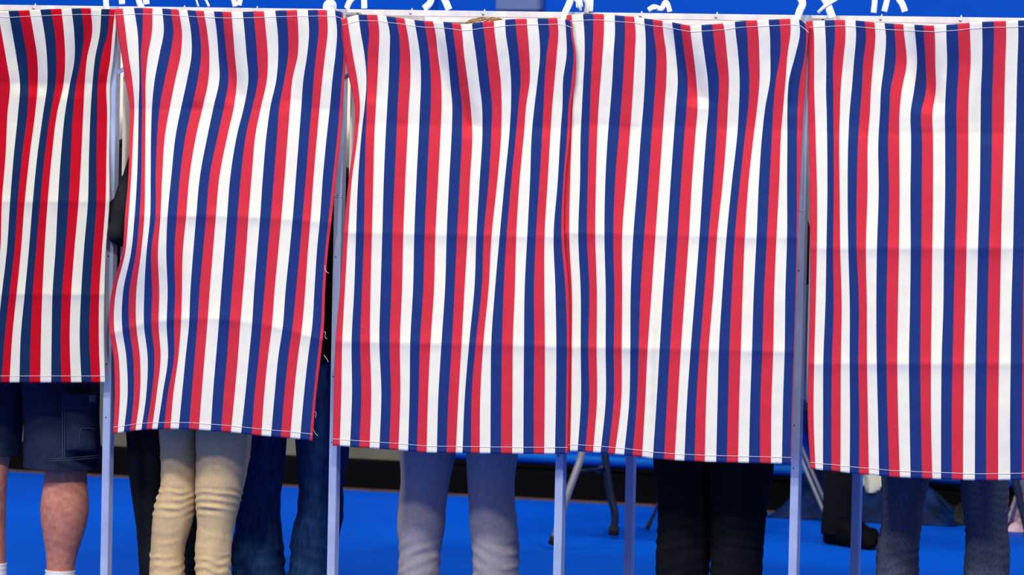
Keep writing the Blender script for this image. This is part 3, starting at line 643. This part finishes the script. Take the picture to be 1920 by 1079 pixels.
# person in grey trousers
yg = .22
legsG = [[(800,760,112,yg),(802,850,104,yg),(797,900,92,yg),(791,950,90,yg),(789,990,90,yg),(787,1030,80,yg),(785,1079,80,yg),(785,1120,78,yg),(785,1158,78,yg)],
         [(925,760,112,yg),(923,850,98,yg),(921,900,90,yg),(923,950,88,yg),(926,990,90,yg),(929,1030,88,yg),(929,1079,86,yg),(930,1120,80,yg),(930,1158,78,yg)]]
zg = [(1000,1130,.0040,26,2.0),(925,1010,.0012,34,1.6)]
r3, *_ = person('person with blond hair in pale grey trousers behind the third curtain', 1.60, legsG, GREY, [zg, zg], cloth('blue_shirt', (90,110,150)), BLOND, (.165,.11), wr=.003, hipw=.1, head_off=(.02,.02), lean=.02)
mb = MB_(); rg = random.Random(11)
for i in range(46):                          # stray locks over the crown
    a = rg.uniform(872, 930); b = rg.uniform(31, 37) + abs(a-900)*.14; l = rg.uniform(10, 24); Yh = yg+.05+rg.uniform(-.03,.04)
    pts = [at(a + l*t/6*rg.choice((1,1,1)), b + 4 - 9*math.sin(t/6*2.2)*rg.uniform(.9,1.1)*.7 + (t/6)*3, Yh) for t in range(7)]
    mb.tube(pts, [.0013]*6+[.0004], seg=5)
mb.build('stray_hair', BLOND, r3)
# person in black trousers
yd = .20
legsD = [[(1284,760,124,yd),(1283,868,112,yd),(1284,940,100,yd),(1284,990,100,yd),(1281,1040,102,yd),(1279,1079,98,yd),(1278,1120,92,yd),(1278,1158,90,yd)],
         [(1390,760,126,yd),(1391,868,120,yd),(1388,930,108,yd),(1386,975,100,yd),(1383,1010,98,yd),(1381,1050,96,yd),(1380,1079,96,yd),(1380,1120,92,yd),(1380,1158,90,yd)]]
zd = [(905,1040,.0050,19,1.2),(1030,1120,.0028,24,1.4)]
person('person in black trousers behind the fourth curtain', 1.58, legsD, BLK, [zd, zd], cloth('maroon_top', (100,40,50)), BROWN, (.175,.115), wr=.003, hipw=.1, lean=.02)
# person in dark grey jeans
ye = .22
legsE = [[(1704,780,104,ye),(1699,890,88,ye),(1692,950,74,ye),(1690,985,72,ye),(1684,1020,76,ye),(1682,1079,78,ye),(1681,1120,74,ye),(1681,1160,72,ye)],
         [(1836,780,104,ye),(1846,890,90,ye),(1848,950,84,ye),(1850,985,78,ye),(1852,1020,80,ye),(1850,1079,82,ye),(1849,1120,76,ye),(1849,1160,74,ye)]]
ze = [(905,1015,.0042,15,1.1),(1005,1120,.0024,20,1.3)]
person('person in faded dark grey jeans behind the fifth curtain', 1.60, legsE, DGREY, [ze, ze], cloth('green_top', (60,80,60)), BROWN, (.175,.11), wr=.003, hipw=.1, lean=.02)
# person standing in the background in profile
fp = onfloor(1568, 1022); yf = fp.y
legsF = [[(1582,760,86,yf),(1580,860,72,yf),(1577,900,67,yf),(1573,950,60,yf),(1570,985,60,yf),(1569,1002,58,yf)],
         [(1588,760,80,yf+.15),(1590,860,66,yf+.15),(1588,900,58,yf+.15),(1584,950,52,yf+.15),(1580,990,50,yf+.15)]]
person('person in black trousers and shoes standing sideways in the background below the fifth curtain', 1.60, legsF, BLK, [[(940,1005,.002,18,1)]]*2, cloth('dark_coat', (26,28,34)), BROWN, (.12,.13), wr=.003, face='x', desk=False, toe=(.80,-.60,0), shoe_h=.105)

# ---------------------------------------------------------------- background furniture
CHS = mat('chair_tube_silver', (136,138,146), rough=.4, metal=.2)
CHD = mat('chair_tube_dark', (34,42,66), rough=.4, metal=.3)
RUB = mat('rubber_tip', (18,20,26), rough=.8)
def smooth_path(pts, k=5):
    pts = [Vector(p) for p in pts]; out = []
    for i in range(len(pts)-1):
        p0 = pts[max(0,i-1)]; p1 = pts[i]; p2 = pts[i+1]; p3 = pts[min(len(pts)-1,i+2)]
        for t in range(k):
            tt = t/k; out.append(.5*((2*p1)+(p2-p0)*tt+(2*p0-5*p1+4*p2-p3)*tt*tt+(3*p1-p0-3*p2+p3)*tt**3))
    return out+[pts[-1]]
def chair(label, legs, tipr, seatc, size, seatm, grp='folding chairs behind the booths'):
    r = empty('folding_chair', (seatc[0], seatc[1], 0), label, 'chair', grp)
    for pts, M, rad in legs:
        mb = MB_(); sp_ = smooth_path(pts); mb.tube(sp_, rad, seg=12); l = mb.build('leg', M, r)
        e = sp_[-1]; d = (sp_[-1]-sp_[-3]).normalized(); mb = MB_(); mb.tube([e-d*.03, e-d*.0], rad*1.35, seg=12); mb.build('rubber_tip', RUB, l)
    sx, sy, sz = seatc
    mb = MB_(); mb.box((sx, sy, sz), (size, size*.95, .025), bev=.01); auto_smooth(mb.build('seat', seatm, r))
    mb = MB_(); mb.box((sx+.0, sy+size*.5, sz+.32), (size*.95, .02, .22), bev=.008); auto_smooth(mb.build('backrest', seatm, r))
    for s in (-1, 1):
        mb = MB_(); mb.tube([(sx+s*size*.5, sy+size*.42, sz-.02), (sx+s*size*.5, sy+size*.5, sz+.44)], .011); mb.build('back_frame', CHD, r)
    return r
fA = onfloor(1036, 1030); fB = onfloor(1150, 1011); fC = onfloor(1213, 998)
yA, yB, yC = fA.y, fB.y, fC.y
SEATB = mat('chair_seat', (30,34,44), rough=.6)
la = [([at(1098,780,yA+.1), at(1091,850,yA+.08), at(1080,885,yA+.06), at(1062,935,yA+.03), fA+Vector((0,0,.012))], CHS, .0125),
      ([at(1128,780,yB), at(1134,850,yB), at(1138,885,yB), at(1146,935,yB), at(1153,965,yB), fB+Vector((0,0,.012))], CHD, .0135),
      ([at(1262,860,yC+.05), at(1243,925,yC+.02), fC+Vector((0,0,.008))], CHD, .006)]
sc_ = at(1150, 775, yB+.12)
ch = chair('folding chair with one silver and one dark curved leg, below the fourth curtain', la, .014, (sc_.x+.05, sc_.y, .455), .40, SEATB)
mb = MB_(); a, b = at(1084,884,(yA+yB)/2), at(1136,880,yB-.0)
mb.tube([a, b], .006); mb.tube([at(1118,886,yB-.01), at(1138,872,yB)], .012, flat=.4); mb.build('cross_brace', CHD, ch)
y2 = onfloor(1556, 985).y
lb = [([at(1476,800,y2), onfloor(1553,986)+Vector((0,0,.01))], CHS, .0062),
      ([at(1486,800,y2+.02), onfloor(1562,983)+Vector((0,0,.01))], CHS, .0062)]
sc2 = at(1540, 790, y2+.15)
chair('folding chair with paired slanting silver legs beside the background person', lb, .012, (sc2.x, sc2.y, .455), .40, SEATB)
# navy cloth heap
def heap(name, label, cat, x0, x1, ypx, hgt, dep, M, seed, prof=None, towall=True):
    a = onfloor(x0, ypx); b = onfloor(x1, ypx+(x1-x0)*.050); v = []; NX, NY = 90, 26
    for i in range(NX+1):
        for j in range(NY+1):
            u = i/NX; w = j/NY; pr = spline([p[0] for p in prof], [p[1] for p in prof], u) if prof else (math.sin(math.pi*u)**.5 if 0 < u < 1 else 0)
            e = pr*(w**.6 if towall else (math.sin(math.pi*w)**.6 if 0 < w < 1 else 0))
            n = noise.noise(Vector((u*6+seed, w*3, seed))); n2 = 1-abs(noise.noise(Vector((u*11+w*7+seed, w*3-u*5, seed))))*2
            P = a.lerp(b, u); dd = min(dep, WY-.035-P.y)
            v.append(Vector((P.x, P.y + dd*w - .02*n2*e, max(.003, hgt*e*(.9+.25*n) + .022*n2*e))))
    n = NY+1; mb = MB_(); F_ = [(i*n+j, (i+1)*n+j, (i+1)*n+j+1, i*n+j+1) for i in range(NX) for j in range(NY)]
    mb.add(v, F_); mb.add([Vector((p.x, p.y, .001)) for p in v], [f[::-1] for f in F_])
    return tag(mb.build(name, M), label, cat)
NAVC = mat('navy_nylon', (6,42,100), rough=.6, spec=.1, var=.4, vscale=12, col2=(2,18,50))
heap('coat', 'long crumpled navy coat heaped on the floor against the wall behind the right booths', 'coat', 1430, 1790, 971, .18, .16, NAVC, 4.2,
     prof=[(0,0),(.06,.25),(.18,.95),(.3,1.1),(.6,1.05),(.8,.75),(.9,.5),(1,0)])
heap('rucksack', 'black rucksack lying by the wall at the right end of the navy coat', 'bag', 1766, 1850, 984, .07, .12, mat('black_nylon', (22,22,26), rough=.7), 9.1)
p = at(1605, 920, 3.25)
mb = MB_(); q0 = at(1604,918,WY-.16); q1 = at(1662,918,WY-.16)
v = []
for i in range(13):
    for j in range(9):
        u, w = i/12, j/8; v.append(Vector((q0.x+(q1.x-q0.x)*u + .01*math.sin(w*5), WY-.16+.02*math.sin(u*9+w*3), q0.z-.008+.15*w - .02*u*w)))
mb.add(v, [(i*9+j, (i+1)*9+j, (i+1)*9+j+1, i*9+j+1) for i in range(12) for j in range(8)])
o = mb.build('tote_bag', mat('cream_cloth', (214,218,196), rough=.9)); o.modifiers.new('t','SOLIDIFY').thickness = .03
tag(o, 'cream cloth bag resting on the navy coat behind the right booths', 'bag')
# things at the right edge
PL = mat('plaid_cloth', (120,40,52), rough=.9, var=.9, vscale=22, col2=(190,190,205))
heap('patterned_bag', 'red and pale patterned cloth bag against the wall at the right edge', 'bag', 1880, 1990, 990, .19, .12, PL, 2.2)
PKM = mat('pink_towel', (206,176,190), rough=.9)
heap('towel', 'pale pink towel folded on the floor at the right edge', 'towel', 1884, 1990, 999, .05, .1, PKM, 6.2, towall=False)
y3 = onfloor(1893, 1004).y
lc = [([at(1930,850,y3), at(1912,925,y3), onfloor(1893,994)+Vector((0,0,.012))], CHS, .008), ([at(1890,850,y3-.05), at(1908,920,y3-.05), at(1924,985,y3-.05), onfloor(1932,1010)], CHD, .014)]
sc3 = at(1940, 780, y3+.1)
chair('folding chair with one silver leg and one dark leg at the right edge', lc, .012, (sc3.x, sc3.y, .455), .36, SEATB)

# ---------------------------------------------------------------- light
def area(name, loc, tgt, size, power, col=(1,1,1)):
    L = bpy.data.lights.new(name, 'AREA'); L.shape = 'DISK'; L.size = size; L.energy = power; L.color = col
    o = bpy.data.objects.new(name, L); C.objects.link(o); o.location = loc
    o.rotation_euler = (Vector(tgt)-Vector(loc)).to_track_quat('-Z','Y').to_euler(); return o
WARM = (1, .935, .83)
area('hall_lamp', (-3.5, -6.5, 7.5), (0,0,.8), .9, 430, WARM)
area('hall_lamp', (3.0, -7.0, 7.5), (0,0,.8), .9, 430, WARM)
area('hall_lamp', (-.5, -9.0, 7.0), (0,0,.8), .9, 390, WARM)
area('hall_lamp', (6.5, -4.0, 7.5), (0,0,.8), .9, 240, WARM)
area('hall_lamp', (-2.5, 1.8, 7.5), (-1,2.6,0), 1.2, 200, WARM)
area('hall_lamp', (3.0, 1.8, 7.5), (2,2.6,0), 1.2, 120, WARM)
w = bpy.data.worlds.new('hall_air'); bpy.context.scene.world = w; w.use_nodes = True
w.node_tree.nodes['Background'].inputs['Color'].default_value = (.92,.94,1,1); w.node_tree.nodes['Background'].inputs['Strength'].default_value = .30
vs = bpy.context.scene.view_settings
vs.view_transform = 'Standard'; vs.look = 'None'; vs.gamma = 1; vs.use_curve_mapping = False; vs.exposure = 0
